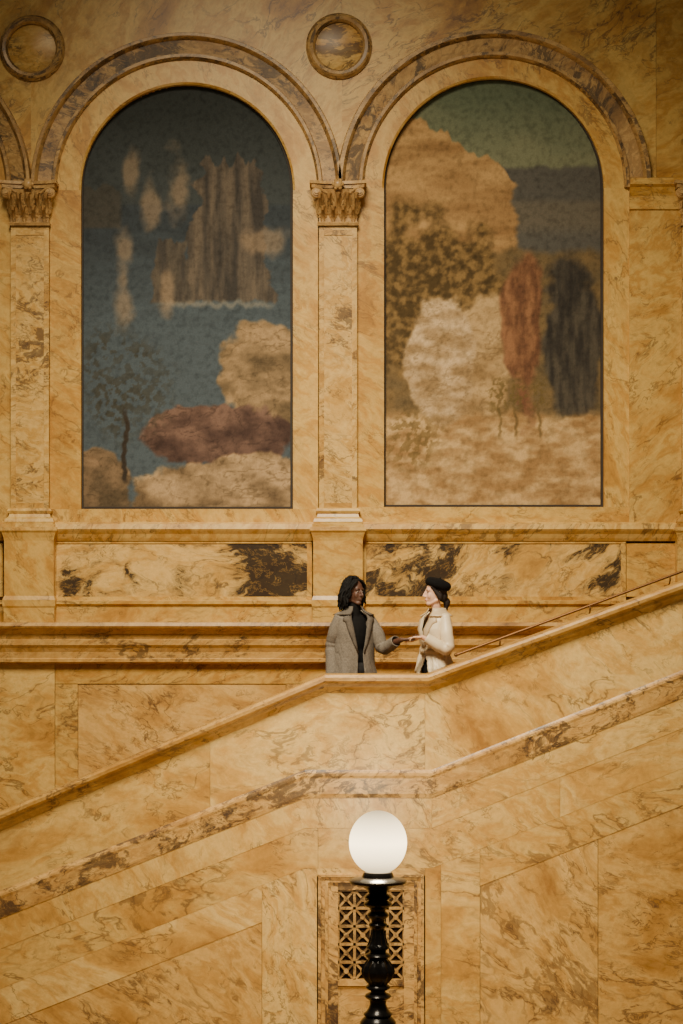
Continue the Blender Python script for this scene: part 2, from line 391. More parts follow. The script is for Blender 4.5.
def paint_hill(x,y):
    c=mix((100,110,88),(126,128,100),ss(80,170,y)+.3*fb(x,y*2,.02))
    c=mix(c,(92,89,82),ss(165,171,y+5*fb(x,1,.04)))
    c=mix(c,(120,108,88),ss(196,206,y)*(1-ss(222,240,y))*.5)
    hill=ss(0,3,y-(118+max(0,x-424)*.62+12*fb(x,0,.05)))*(1-ss(513,519,x+7*fb(0,y,.05)))
    c=mix(c,mix((194,154,100),(150,114,72),.5+.9*fb(x*.6,y*2,.03)),hill)
    low=ss(246,256,y+6*fb(x,2,.05)); c=mix(c,mix((126,102,66),(104,88,62),.5+fb(x,y,.05)),low*.9)
    bush=blob2(x,y,412,292,84,80,.2,.5); c=mix(c,mix((80,64,40),(144,114,70),.45+1.2*fb(x,y,.14)),.92*bush)
    g=ss(408,420,y+6*fb(x,4,.05)); c=mix(c,mix((206,170,116),(154,118,74),.45+1.0*fb(x,y*2,.05)),g)
    c=mix(c,rockshade(x,y,478,356,36,54,(146,116,76),(198,164,114)),blob2(x,y,482,356,36,54,.08))
    c=mix(c,rockshade(x,y,438,366,36,60,(156,126,86),(218,186,140),.06),blob2(x,y,440,362,36,62,.08))
    c=mix(c,mix((150,106,74),(108,74,54),.5+fb(x*3,y,.05)),blob2(x,y,524,328,19,80,.16,.4))
    c=mix(c,mix((84,77,66),(54,50,46),.5+fb(x*3,y*.6,.05)),blob2(x,y,570,340,30,82,.12,.3))
    sh=blob2(x,y,412,440,30,30,.5,.6)*ss(-.1,.1,fb(x,y,.18)); c=mix(c,(116,94,56),.7*sh)
    for k,sx in enumerate((500,516,540)):
        c=mix(c,(100,82,50),.6*(1-ss(.8,2.0,abs(x-sx-5*fb(k,y,.06))))*ss(382,392,y)*(1-ss(434,440,y)))
        lf=blob2(x,y,sx,392,13,18,.4,.5)*ss(.0,.1,fb(x,y,.22)); c=mix(c,(118,98,58),.7*lf)
    return mix(c,(0,0,0),.03+.16*fb(x,y,.22))
def paint_mat():
    m,nt,bb=new_mat('painted_canvas'); a=nt.nodes.new('ShaderNodeVertexColor'); a.layer_name='Col'
    n=nt.nodes.new('ShaderNodeTexNoise'); n.inputs['Scale'].default_value=60; n.inputs['Detail'].default_value=6
    r=nt.nodes.new('ShaderNodeValToRGB'); r.color_ramp.elements[0].color=(.7,.7,.7,1); r.color_ramp.elements[0].position=.3; r.color_ramp.elements[1].position=.65
    tc=nt.nodes.new('ShaderNodeTexCoord'); nt.links.new(tc.outputs['Object'],n.inputs['Vector'])
    mx=nt.nodes.new('ShaderNodeMix'); mx.data_type='RGBA'; mx.blend_type='MULTIPLY'; mx.inputs[0].default_value=.6
    nt.links.new(n.outputs['Fac'],r.inputs['Fac']); nt.links.new(a.outputs['Color'],mx.inputs[6]); nt.links.new(r.outputs['Color'],mx.inputs[7])
    nt.links.new(mx.outputs[2],bb.inputs['Base Color']); bb.inputs['Roughness'].default_value=.85; bb.inputs['Specular IOR Level'].default_value=.15
    return m
M['paint']=paint_mat()
def mural(cx,cy,r,yb,fn,label):
    Y=-.01
    root=thing('mural',label,'mural',(X(cx,Y),Y,Z(yb,Y)),None)
    ytop=cy-r; rows=400; cols=200; verts=[]; cols_=[]
    for j in range(rows+1):
        y=yb+(ytop-yb)*j/rows
        w=r if y>=cy else math.sqrt(max(0,r*r-(cy-y)**2)); w=max(w,.3)
        for i in range(cols+1):
            x=cx+w*(2*i/cols-1); verts.append((X(x,Y)-root.location.x,0,Z(y,Y)-root.location.z)); c=fn(x,y)
            cols_.append((lin(max(0,c[0])),lin(max(0,c[1])),lin(max(0,c[2])),1))
    faces=[(j*(cols+1)+i,j*(cols+1)+i+1,(j+1)*(cols+1)+i+1,(j+1)*(cols+1)+i) for j in range(rows) for i in range(cols)]
    me=bpy.data.meshes.new('canvas'); me.from_pydata(verts,[],faces)
    at=me.color_attributes.new('Col','FLOAT_COLOR','POINT')
    at.data.foreach_set('color',[v for c in cols_ for v in c])
    me.materials.append(M['paint']); o=bpy.data.objects.new('canvas',me); col.objects.link(o); o.parent=root
    b=BM()
    out=[];inn=[]
    for k in range(49):
        a=PI*k/48; out.append((cx+(r+2)*cos(a),cy-(r+2)*sin(a))); inn.append((cx+(r-1.6)*cos(a),cy-(r-1.6)*sin(a)))
    out=[(cx+r+2,yb+2)]+out+[(cx-r-2,yb+2)]; inn=[(cx+r-1.6,yb-1.6)]+inn+[(cx-r+1.6,yb-1.6)]
    n=len(out); vf=[[b.verts.new((X(p[0],Y),yy,Z(p[1],Y))) for p in L] for L,yy in ((out,-.035),(inn,-.035),(inn,-.005),(out,-.005))]
    for k in range(n):
        j=(k+1)%n
        for q in range(4): b.faces.new((vf[q][k],vf[q][j],vf[(q+1)%4][j],vf[(q+1)%4][k]))
    obj('frame',b,M['edge'],root)  # thin dark strip painted in as the recess shadow around the canvas
    return root
mural(187,190,105,508.5,paint_sea,'arched mural of a dark blue seascape with rocks on the shore')
mural(493,188,109,506.5,paint_hill,'arched mural of a tan hillside under a green sky')

def medallion(cx,cy,label):
    root=thing('medallion',label,'medallion',(X(cx,-.1),-.08,Z(cy,-.1)),'round medallions between the arches')
    b=BM(); arcsweep(b,cx,cy,[(24,-.07),(24,-.11),(26,-.135),(29,-.14),(31,-.13),(32,-.11),(33,-.10),(33,-.07)],0,2*PI,64,True); obj('ring',b,M['arch'],root,True,angle=.6)
    b=BM(); arcsweep(b,cx,cy,[(.2,-.07),(.2,-.105),(18,-.10),(22,-.09),(25,-.085),(25,-.07)],0,2*PI,48,True); obj('disc',b,M['shaft'],root,True,angle=.6)
medallion(32,48,'round veined marble medallion near the top left picture corner')
medallion(339,46,'round veined marble medallion centred above the middle pilaster')

# ---------------------------------------------------------------- pilasters
def leaf(bm,x,y,z,h,w,out):
    prev=None; r=out*.35
    for k in range(12):
        t=k/11
        if t<.6:
            q=t/.6; zz=z+h*q; yy=y-out*.4*q*q
        else:
            a=(t-.6)/.4*PI*1.1; zz=z+h+r*sin(a); yy=(y-out*.4-r)+r*cos(a)
        ww=w*(.6+.4*sin(PI*min(1,t*1.2)))*(1 if t<.7 else 1-(t-.7)/.3*.6)*(1.0 if k%2 else .78)
        cur=[bm.verts.new((x-ww,yy+.016,zz)),bm.verts.new((x-ww*.4,yy-.010,zz)),bm.verts.new((x,yy+.008,zz)),bm.verts.new((x+ww*.4,yy-.010,zz)),bm.verts.new((x+ww,yy+.016,zz))]
        if prev:
            for i in range(4): bm.faces.new((prev[i],prev[i+1],cur[i+1],cur[i]))
        prev=cur
def pilaster(cx,label):
    xc=X(cx,-.15); s=.01
    root=thing('pilaster',label,'pilaster',(xc,-.08,Z(622,-.15)),'marble pilasters between the murals')
    b=BM(); rect(b,cx-19,226,cx+19,511,-.155,.02,0)
    for xa,xb in ((cx-19,cx-14),(cx+14,cx+19)): rect(b,xa,230,xb,508,-.163,-.14,0)
    rect(b,cx-14,230,cx+14,235,-.163,-.14,0); rect(b,cx-14,503,cx+14,508,-.163,-.14,0)
    obj('shaft',b,M['shaft'],root)
    b=BM(); yq=-.16
    rects=[(226,20,-.185),(223.5,20.5,-.195),(222,19,-.175),(212,19,-.175),(202,21,-.20),(195,24,-.235),(191,25,-.25)]
    rings=[]
    for py,hw,yf in rects:
        z=Z(py,yq); h=hw*.00995
        rings.append([b.verts.new((xc-h,.02,z)),b.verts.new((xc-h,yf,z)),b.verts.new((xc+h,yf,z)),b.verts.new((xc+h,.02,z))])
    for a,c in zip(rings,rings[1:]):
        for i in range(3): b.faces.new((a[i],a[i+1],c[i+1],c[i]))
    for k,dx in enumerate((-15,-5,5,15)): leaf(b,xc+dx*s,-.175,Z(222,yq),.10,.052,.12)
    for k,dx in enumerate((-18,-9,0,9,18)): leaf(b,xc+dx*s,-.18,Z(214,yq),.13,.05,.16)
    for sx in (-1,1):
        for rr,dy in ((.052,0),(.036,-.014),(.02,-.026)):
            lathe(b,[(0,-.03),(rr,-.03),(rr,.0),(rr*.8,.012),(0,.012)],(xc+sx*.215,-.265+dy,Z(195,yq)),20,Matrix.Rotation(PI/2,3,'X'))
        tube(b,smooth_path([(xc+sx*.03,-.20,Z(208,yq)),(xc+sx*.08,-.22,Z(198,yq)),(xc+sx*.17,-.25,Z(191,yq)),(xc+sx*.215,-.265,Z(190,yq))]),[.014]*19,8)
    ell(b,(xc,-.29,Z(187,yq)),(.045,.03,.045))
    for k in range(6): a=k*PI/3; ell(b,(xc+.04*cos(a),-.285,Z(187,yq)+.04*sin(a)),(.02,.018,.02),seg=8)
    obj('capital',b,M['capital'],root,True,angle=.5)
    b=BM()
    for ya,yb_,hw,yf in ((183,186,28,-.30),(186,190,26,-.28)):
        pts=[]
        for k in range(13):
            t=k/12*2-1; pts.append((xc+t*hw*s,yf+.05*(1-t*t)))
        za,zb=Z(ya,yq),Z(yb_,yq)
        top=[b.verts.new((x,y,za)) for x,y in pts]+[b.verts.new((pts[-1][0],.02,za)),b.verts.new((pts[0][0],.02,za))]
        bot=[b.verts.new((v.co.x,v.co.y,zb)) for v in top]
        b.faces.new(top); b.faces.new(bot[::-1]); n=len(top)
        for i in range(n): j=(i+1)%n; b.faces.new((top[i],bot[i],bot[j],top[j]))
    obj('abacus',b,M['capital'],root)
    def mould(bm,prof):
        rr=[]
        for py,hw,yf in prof:
            z=Z(py,yq); h=hw*s
            rr.append([bm.verts.new((xc-h,.02,z)),bm.verts.new((xc-h,yf,z)),bm.verts.new((xc+h,yf,z)),bm.verts.new((xc+h,.02,z))])
        for a,c in zip(rr,rr[1:]):
            for i in range(3): bm.faces.new((a[i],a[i+1],c[i+1],c[i]))
        bm.faces.new(rr[0]); bm.faces.new(rr[-1][::-1])
    b=BM(); mould(b,[(508,19.5,-.172),(509,21,-.19),(511,22,-.2),(513,21,-.19),(514,20,-.18),(517,21,-.19),(519,23.5,-.215),(522,24.5,-.225),(524,24,-.22),(524.5,25.5,-.235),(528,25.5,-.235)]); obj('base',b,M['wall'],root)
    b=BM(); mould(b,[(527.5,27.5,-.25),(531,28,-.255),(533,26.5,-.24),(538,25,-.225),(541,24.5,-.22),(596,24.5,-.22),(600,26,-.235),(606,26,-.235),(608,25,-.225),(622.4,25,-.225)]); obj('pedestal',b,M['warm'],root)
    return root
p0=pilaster(338,'carved marble pilaster standing between the two murals')
zb=p0.location.z
dup(p0,(X(30,-.15),-.08,zb),'carved marble pilaster left of the blue seascape mural')
dup(p0,(X(701,-.15),-.08,zb),'carved marble pilaster sliver at the right picture edge')

# ---------------------------------------------------------------- stair parapet
YF=-2.5; YB=-2.15
def lerp_path(P,x):
    for (x0,y0),(x1,y1) in zip(P,P[1:]):
        if x0<=x<=x1: return y0+(y1-y0)*(x-x0)/(x1-x0)
TP=[(-300,939),(325,674),(428,674),(1000,466)]
QP=[(-300,1012),(305,772),(432,772),(1000,546)]
def band(bm,fa,fb_,x0,x1,yf,yb,brk,g=.25):
    xs=[x0+g]+[x for x in brk if x0+g<x<x1-g]+[x1-g]
    pts=[(x,fa(x)) for x in xs]+[(x,fb_(x)) for x in xs[::-1]]
    ppx(bm,pts,yf,yb)
fT=lambda x: lerp_path(TP,x)
fQ=lambda x: lerp_path(QP,x)
root=thing('stair_parapet','solid marble stair parapet sloping up from left to right','parapet',(X(376,YF),YF,Z(772,YF)))
b=BM()
for x0,x1 in ((-300,-60),(-60,210),(210,425),(425,683),(683,1000)):
    band(b,lambda x:fT(x)+12,lambda x:fQ(x)+6,x0,x1,YF,YB,(305,325,428,432),.12)
obj('parapet_panel',b,M['pale'],root)
b=BM()
path=[(X(x,YF),Z(y,YF)) for x,y in TP]
sweep(b,path,[(-2.09,0),(-2.55,0),(-2.58,-.008),(-2.595,-.03),(-2.59,-.06),(-2.565,-.08),(-2.55,-.085),(-2.548,-.11),(-2.53,-.125),(-2.515,-.15),(-2.505,-.165),(-2.49,-.165),(-2.16,-.165),(-2.16,-.09),(-2.09,-.08)])
obj('coping',b,M['veined'],root)
b=BM()
path=[(X(x,YF),Z(y,YF)) for x,y in QP]
sweep(b,path,[(-2.48,.02),(-2.503,.02),(-2.510,.005),(-2.522,-.01),(-2.526,-.03),(-2.520,-.055),(-2.514,-.19),(-2.511,-.205),(-2.507,-.225),(-2.48,-.225)])
obj('plinth',b,M['band'],root)

# wall below the parapet
b=BM(); BR=(305,432)
off=lambda o:(lambda x:fQ(x)+o)
for x0,x1 in ((-300,432),(432,1000)): band(b,off(4),off(56),x0,x1,-2.502,YB,BR,.1)
for x0,x1 in ((-300,318),(318,560),(560,1000)): band(b,off(56),off(96),x0,x1,-2.499,YB,BR,.12)
bot=lambda x:1185
for x0,x1 in ((262,317),(425,441),(441,480)): band(b,off(96),bot,x0,x1,-2.497,YB,BR,.12)
band(b,off(96),lambda x:876,317,425,-2.497,YB,BR,.1)
for x0,x1 in ((-300,262),(480,1000)): band(b,off(96),off(133),x0,x1,-2.497,YB,BR,.12)
rect(b,317,1010,425,1185,-2.47,YB,.1)
struct('wall_front',b,M['pale'])
b=BM()
for x0,x1 in ((-300,-30),(-30,262),(480,598),(598,720),(720,1000)): band(b,off(133),bot,x0,x1,-2.492,YB,BR,.25)
struct('trim_8',b,M['veined'])

# landing and flights behind the parapet
b=BM(); prism(b,[(-.5,-.25),(1.2,-.25),(1.2,0),(-.5,0)],-2.15,-.04); struct('floor_landing',b,M['wall'])
b=BM()
for k in range(8):
    x=1.2+.3*k; prism(b,[(x,-.2+.11*k),(x+.31,-.2+.11*k),(x+.31,.11*(k+1)),(x,.11*(k+1))],-2.15,-.04)
for k in range(14):
    x=-.5-.3*k; prism(b,[(x-.31,-.3-.127*k),(x,-.3-.127*k),(x,-.127*(k+1)),(x-.31,-.127*(k+1))],-2.15,-.04)
struct('floor_steps',b,M['wall'])

# ---------------------------------------------------------------- grille in the stair wall
root=thing('wall_grille','pierced lattice grille in a moulded marble frame behind the lamp','grille',(X(371,-2.5),-2.5,Z(1010,-2.5)))
b=BM()
def fr(x0,y0,x1,y1,yf): rect(b,x0,y0,x1,y1,yf,-2.4,0)
for d,w,yf in ((0,3,-2.535),(3,4,-2.51),(7,3,-2.525),(10,10,-2.505)):
    x0,x1,y0=318+d,424-d,875+d*.8
    fr(x0,y0,x0+w,1030,yf); fr(x1-w,y0,x1,1030,yf); fr(x0+w,y0,x1-w,y0+w*.7,yf)
fr(338,980,404,986,-2.51); rect(b,338,986,404,1030,-2.49,-2.4,0)
obj('frame',b,M['band'],root)
b=BM(); yl=-2.47
gx0,gx1,gy0,gy1=338,404,890,980; nx,ny=4,5; cw=(gx1-gx0)/nx; ch=(gy1-gy0)/ny
P=lambda x,y:Vector((X(x,yl),yl,Z(y,yl)))
def bar(a,c,w,dep):
    a=P(*a); c=P(*c); d=(c-a).normalized(); nrm=Vector((d.z,0,-d.x))*w
    q=[a+nrm,c+nrm,c-nrm,a-nrm]
    f=[b.verts.new((v.x,yl-dep,v.z)) for v in q]; k=[b.verts.new((v.x,yl+.02,v.z)) for v in q]
    b.faces.new(f); b.faces.new(k[::-1])
    for i in range(4): j=(i+1)%4; b.faces.new((f[i],k[i],k[j],f[j]))
for i in range(nx+1): bar((gx0+i*cw,gy0),(gx0+i*cw,gy1),.012,.02)
for j in range(ny+1): bar((gx0,gy0+j*ch),(gx1,gy0+j*ch),.012,.02)
for i in range(nx):
    for j in range(ny):
        x0,y0=gx0+i*cw,gy0+j*ch; mx_,my_=x0+cw/2,y0+ch/2
        bar((x0,y0),(x0+cw,y0+ch),.009,.016); bar((x0+cw,y0),(x0,y0+ch),.009,.016)
        c=P(mx_,my_); lathe(b,[(0,-.02),(.018,-.02),(.022,-.005),(.022,.02),(0,.02)],(c.x,yl,c.z),16,Matrix.Rotation(-PI/2,3,'X')@Matrix.Rotation(PI,3,'X'))
obj('lattice',b,M['arch'],root)
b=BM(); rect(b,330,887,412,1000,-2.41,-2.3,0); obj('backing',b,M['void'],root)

# ---------------------------------------------------------------- handrail
root=thing('handrail','slim brass handrail climbing the wall right of the couple','handrail',(X(460,-.4),-.4,Z(655,-.4)))
yh=-.40
hp=[(456,655),(683,571),(790,531)]
b=BM(); tube(b,[(X(x,yh),yh,Z(y,yh)) for x,y in hp],[.013]*3,12); ell(b,(X(456,yh),yh,Z(655,yh)),(.019,.019,.019)); obj('rail',b,M['brass'],root,True,angle=.8)
for x in (500,590,670,760):
    y=655-(x-456)*(84/227)
    b=BM(); px_,pz_=X(x,yh),Z(y,yh); tube(b,smooth_path([(px_,yh,pz_),(px_,yh,pz_-.05),(px_,-.3,pz_-.09),(px_,-.06,pz_-.09)],5),[.008]*16,8); obj('bracket',b,M['brass'],root,True)

# ---------------------------------------------------------------- lamp
YL=-4.8; sL=(D+YL)/F; lx=X(378,YL)
root=thing('globe_lamp','glowing white globe lamp on a dark turned metal post','lamp',(lx,YL,Z(1075,YL)))
prof=[(0,872),(14,872),(15,874),(16,877),(27,879),(29,880.5),(28,883),(21,885),(15,887),(11,890),(9,893),(12,895),(14,897),(12,899),(9,900),(13,902),(14.5,904),(13,906),(8.5,908),(7.5,911),(10,913),(11,915),(10,917),(7,919),(6.5,922),(9,923.5),(9.5,925),(8.5,926.5),(6.5,928),(7,932),(8.3,938),(10,943),(11.5,946),(11.5,948),(8.5,950),(8,952),(12,954),(13,955.5),(12,957),(9.5,958.5),(12,961),(15.5,966),(17,971),(16,976),(12.5,981),(9.5,984),(12,986),(12.5,987.5),(11,989),(7.5,990.5),(7.5,992),(12,994),(13.5,996),(12,998),(8.5,1000),(8,1004),(9.5,1008),(11.5,1011),(14,1013),(14.5,1014.5),(13,1016),(16,1019),(18,1022),(18,1025),(21,1030),(23,1040),(23,1046),(32,1052),(34,1060),(34,1066),(42,1070),(42,1075),(0,1075)]
def fine(pr):
    out=[]
    for (r0,z0),(r1,z1) in zip(pr,pr[1:]):
        n=max(1,int(abs(z1-z0)/1.5))
        for k in range(n): out.append((r0+(r1-r0)*k/n,z0+(z1-z0)*k/n))
    out.append(pr[-1]); return out
b=BM(); lathe(b,[(r*sL,Z(y,YL)) for r,y in prof[:11]]+[(0,Z(894,YL))],(lx,YL,0),40); obj('collar',b,M['iron'],root,True,angle=.9)
b=BM(); lathe(b,[(0,Z(891,YL))]+[(r*sL,Z(y,YL)) for r,y in fine(prof[10:])],(lx,YL,0),96,None,[(Z(983,YL),Z(961,YL),12,.13),(Z(945,YL),Z(929,YL),10,.16)]); obj('post',b,M['iron'],root,True,angle=.9)
b=BM(); ell(b,(lx,YL,Z(842.5,YL)),(29*sL,29*sL,32*sL),seg=40); obj('globe',b,M['globe'],root,True)
bl_=bpy.data.lights.new('bulb','POINT'); bl_.energy=430; bl_.color=(1,.80,.50); bl_.shadow_soft_size=.08
bo_=bpy.data.objects.new('bulb',bl_); col.objects.link(bo_); bo_.location=(0,0,Z(842.5,YL)-root.location.z); bo_.parent=root
b=BM(); zt=Z(1075,YL); prism(b,[(lx-.5,-3.4),(lx+.5,-3.4),(lx+.5,zt-.1),(lx-.5,zt-.1)],YL-.5,YL+.5); prism(b,[(lx-.56,zt-.1),(lx+.56,zt-.1),(lx+.56,zt),(lx-.56,zt)],YL-.56,YL+.56); struct('trim_9',b,M['wall'])

# ---------------------------------------------------------------- people
def blobmesh(name,fill,voxel,sm,mat,parent,root):
    bm=BM(); fill(bm)
    o=obj(name,bm,mat,parent,True,root)
    m=o.modifiers.new('r','REMESH'); m.mode='VOXEL'; m.voxel_size=voxel
    if sm:
        s=o.modifiers.new('s','SMOOTH'); s.iterations=sm; s.factor=.5
    apply_mods(o); return o
def RZ(a): return Matrix.Rotation(a,3,'Z')
def hand(bm,W,d,n,ts,curl=(.35,.45,.35)):
    W=Vector(W); d=Vector(d).normalized(); n=Vector(n); n=(n-d*n.dot(d)).normalized(); s=d.cross(n)
    for i,(o,L,r) in enumerate(((-.031,.066,.0085),(-.0105,.076,.009),(.0105,.07,.009),(.03,.054,.008))):
        o*=-ts
        k=W+d*(.088-.008*abs(i-1))+s*o
        capsule(bm,W+s*o*.55+d*.01,k,.0145,.0115,8)
        p=k; ang=0
        for q,f in enumerate((.45,.31,.24)):
            ang+=curl[q]*(1+.12*i); e=p+(d*cos(ang)+n*sin(ang))*L*f*1.05; capsule(bm,p,e,r*(1.06-.08*q),r*(.98-.08*q),8); p=e
    t0=W+d*.02+s*ts*.018; t1=W+d*.05+s*ts*.044+n*.012; t2=t1+d*.03+s*ts*.012+n*.012; t3=t2+d*.024-s*ts*.002+n*.008
    capsule(bm,t0,t1,.015,.0115,8); capsule(bm,t1,t2,.011,.0095,8); capsule(bm,t2,t3,.0095,.0075,8)
def head_prims(bm,H,R,fem=False):
    T=lambda x,y,z:H+R@Vector((x,y,z)); k=.94 if fem else 1
    def E(c,r): ell(bm,T(*c),r,R,20)
    E((0,.012,.028),(.073*k,.094,.086)); E((0,-.028,-.028),(.057*k,.062,.080)); E((0,-.062,-.098),(.024*k,.026,.021))
    for sx in (-1,1):
        capsule(bm,T(sx*.051*k,0,-.07),T(sx*.016,-.062,-.102),.016,.015,10)
        E((sx*.036,-.064,-.03),(.018,.016,.026)); E((sx*.072*k,.014,-.012),(.011,.02,.033))
        E((sx*.009,-.098,-.034),(.008,.010,.008))
    capsule(bm,T(-.038,-.073,.024),T(.038,-.073,.024),.012,.012,10)
    capsule(bm,T(0,-.088,.016),T(0,-.112,-.03),.0075,.0105,10)
    capsule(bm,T(-.010,-.089,-.060),T(.010,-.089,-.060),.007,.007,8); capsule(bm,T(-.009,-.087,-.071),T(.009,-.087,-.071),.0075,.0075,8)
def face_parts(H,R,body,root,lip,browmat):
    T=lambda x,y,z:H+R@Vector((x,y,z))
    for sx in (-1,1):
        b=BM(); ell(b,T(sx*.029,-.0745,.004),(.0098,.010,.0048),R,14); obj('eye',b,M['eye'],body,True,root)
        b=BM(); ell(b,T(sx*.029,-.082,.004),(.0052,.0035,.0048),R,12); obj('iris',b,M['iris'],body,True,root)
        b=BM(); tube(b,smooth_path([T(sx*.016,-.0850,.024),T(sx*.03,-.0840,.028),T(sx*.044,-.0740,.023)],4),[.0026]*9,6); obj('eyebrow',b,browmat,body,True,root)
    b=BM(); tube(b,smooth_path([T(-.014,-.089,-.0675),T(-.005,-.0950,-.063),T(.005,-.0950,-.063),T(.014,-.089,-.0675)],4),[.002]+[.0036]*11+[.002],8)
    tube(b,smooth_path([T(-.013,-.089,-.068),T(0,-.0945,-.070),T(.013,-.089,-.068)],4),[.002]+[.0038]*7+[.002],8); obj('lips',b,lip,body,True,root)
def coat_shell(levels,yaw,gap,O,fold=.016,seed=0,pw=2.3,crease=0.):
    R=RZ(yaw)
    def lev(z):
        for a,c in zip(levels,levels[1:]):
            if a[0]>=z>=c[0]:
                t=(a[0]-z)/(a[0]-c[0]); return [a[i]+(c[i]-a[i])*t for i in range(1,5)]
        return list((levels[-1] if z<levels[-1][0] else levels[0])[1:])
    def Sf(phi,z,off=0.):
        rx,ry,cx,cy=lev(z); k0=max(0,min(1,(1.44-z)*2.5))
        nv=Vector((1.7*sin(phi)+seed,1.7*cos(phi),z*3.2+1.5*sin(phi)))
        w=fold*k0*(1.2*noise.noise(nv)+max(0,1.15-z)*1.6*sin(7*phi+seed+1.5*noise.noise(nv*.7)))
        if crease: w-=crease*k0*(1-min(1,abs(noise.noise(Vector((nv.x*1.2,nv.y*1.2,nv.z*2.6+2*nv.x))))*4.5))
        s_,c_=sin(phi),cos(phi); k=(abs(s_)**pw+abs(c_)**pw)**(-1/pw)
        return O+R@Vector((cx+(rx+w+off)*s_*k,cy-(ry+w+off)*c_*k,z))
    return Sf
def grid(bm,rows):
    v=[[bm.verts.new(p) for p in r] for r in rows]
    for a,c in zip(v,v[1:]):
        for i in range(len(a)-1): bm.faces.new((a[i],a[i+1],c[i+1],c[i]))
def solid(o,t):
    m=o.modifiers.new('s','SOLIDIFY'); m.thickness=t; m.offset=0; apply_mods(o)
def coat(name,root,levels,yaw,gap,O,mat,lmat,seed,lap,sleeves,fold=.016,crease=0.):
    Sf=coat_shell(levels,yaw,gap,O,fold=fold,seed=seed,crease=crease); zt,zb=levels[0][0],levels[-1][0]
    b=BM(); rows=[]
    for j in range(121):
        z=zt+(zb-zt)*j/120; g=gap(z); rows.append([Sf(g+(2*PI-2*g)*i/110,z) for i in range(111)])
    grid(b,rows); c=obj(name,b,mat,root,True); solid(c,.010)
    for pts,rad in sleeves:
        sp=smooth_path(pts,12); b=BM(); n=len(sp)
        rr=[]
        for i in range(n):
            t=i/(n-1)*(len(rad)-1); k=min(int(t),len(rad)-2); r=rad[k]+(rad[k+1]-rad[k])*(t-k)
            wr=math.exp(-((i/(n-1)-.66)/.14)**2)   # wrinkles gather at the elbow
            rr.append(r*(1+.08*wr*sin(i*1.5+seed)))
        tube(b,sp,rr,22,False)
        ell(b,sp[0],(rad[0]*1.0,)*3,None,16)
        for v in b.verts: v.co+=Vector((noise.noise(v.co*10+Vector((seed,0,0))),noise.noise(v.co*10+Vector((0,7,seed))),0))*.006
        s=obj('sleeve',b,mat,c,True,root); solid(s,.006)
    for sg in (-1,1):
        b=BM(); rows=[]
        for t,w in lap:
            z=t; g=gap(z)
            row=[]
            for q in range(4):
                ph=g-.02+w*q/3; row.append(Sf(sg*ph,z,.010+.006*sin(PI*q/3)))
            rows.append(row)
        grid(b,rows); l=obj('lapel',b,lmat,c,True,root); solid(l,.006)
    b=BM(); rows=[]
    for q in range(5):
        z=zt+.035-.075*q/4; row=[]
        for i in range(31):
            ph=gap(zt)+(2*PI-2*gap(zt))*i/30; row.append(Sf(ph,min(z,zt),.006+.008*q)+Vector((0,0,max(0,z-zt))))
        rows.append(row)
    grid(b,rows); l=obj('collar',b,lmat,c,True,root); solid(l,.006)
    return c,Sf
def legs(bm,hx,yaw,grow=0.):
    R=RZ(yaw)
    ell(bm,R@Vector((0,.01,.96)),(.148+grow,.112+grow,.13),R)
    for sx in (-1,1):
        h=R@Vector((sx*.075,0,.90)); k=R@Vector((sx*.085,-.015,.49)); a=R@Vector((sx*.09,.02,.10))
        capsule(bm,h,k,.078+grow,.054+grow); capsule(bm,k,a,.054+grow,.037+grow*1.4)
def feet(bm,yaw,g):
    R=RZ(yaw)
    for sx in (-1,1):
        capsule(bm,R@Vector((sx*.09,.035,.045)),R@Vector((sx*.105,-.13,.035)),.043+g,.035+g)
def shift(fn,O):
    def f(bm):
        fn(bm); bmesh.ops.translate(bm,verts=bm.verts[:],vec=O)
    return f

# --- person in the grey coat
YP=-1.75
O=Vector((X(354,YP),YP,0))
man=thing('person','person with black locs in an oversized grey coat over black turtleneck','person',O)
yaw=.45; R=RZ(yaw); HR=RZ(.74)@Matrix.Rotation(.05,3,'X'); H=Vector((.004,-.015,1.674))
shl=R@Vector((-.150,0,1.435)); shr=R@Vector((.150,0,1.435))
elL=Vector((-.192,-.03,1.16)); wrL=Vector((-.20,-.09,.91))
elR=Vector((.262,-.02,1.175)); wrR=Vector((.425,-.19,1.235))
def body(bm):
    ell(bm,R@Vector((0,0,1.28)),(.128,.09,.20),R); ell(bm,R@Vector((0,0,1.06)),(.12,.085,.14),R)
    capsule(bm,R@Vector((0,.02,1.42)),H+Vector((0,.01,-.05)),.055,.049)
    for s_,e,w in ((shl,elL,wrL),(shr,elR,wrR)):
        capsule(bm,R@Vector((0,.01,1.42)),s_,.060,.048); capsule(bm,s_,e,.045,.038); capsule(bm,e,w,.038,.025)
    hand(bm,wrL,(0,-.1,-1),(.9,.2,0),1); hand(bm,wrR,(1,-.05,.02),(0,.15,1),-1,(.25,.4,.4))
    legs(bm,.09,yaw); feet(bm,yaw,-.004); head_prims(bm,H,HR)
bo=blobmesh('body',shift(body,O),.0065,3,M['skin_dark'],man,man)
face_parts(H+O,HR,bo,man,M['lip_d'],M['black_hair'])
b=BM()
T=lambda x,y,z:O+H+HR@Vector((x,y,z))
ell(b,T(0,.024,.040),(.077,.090,.078),HR,24)
rnd=random.Random(5)
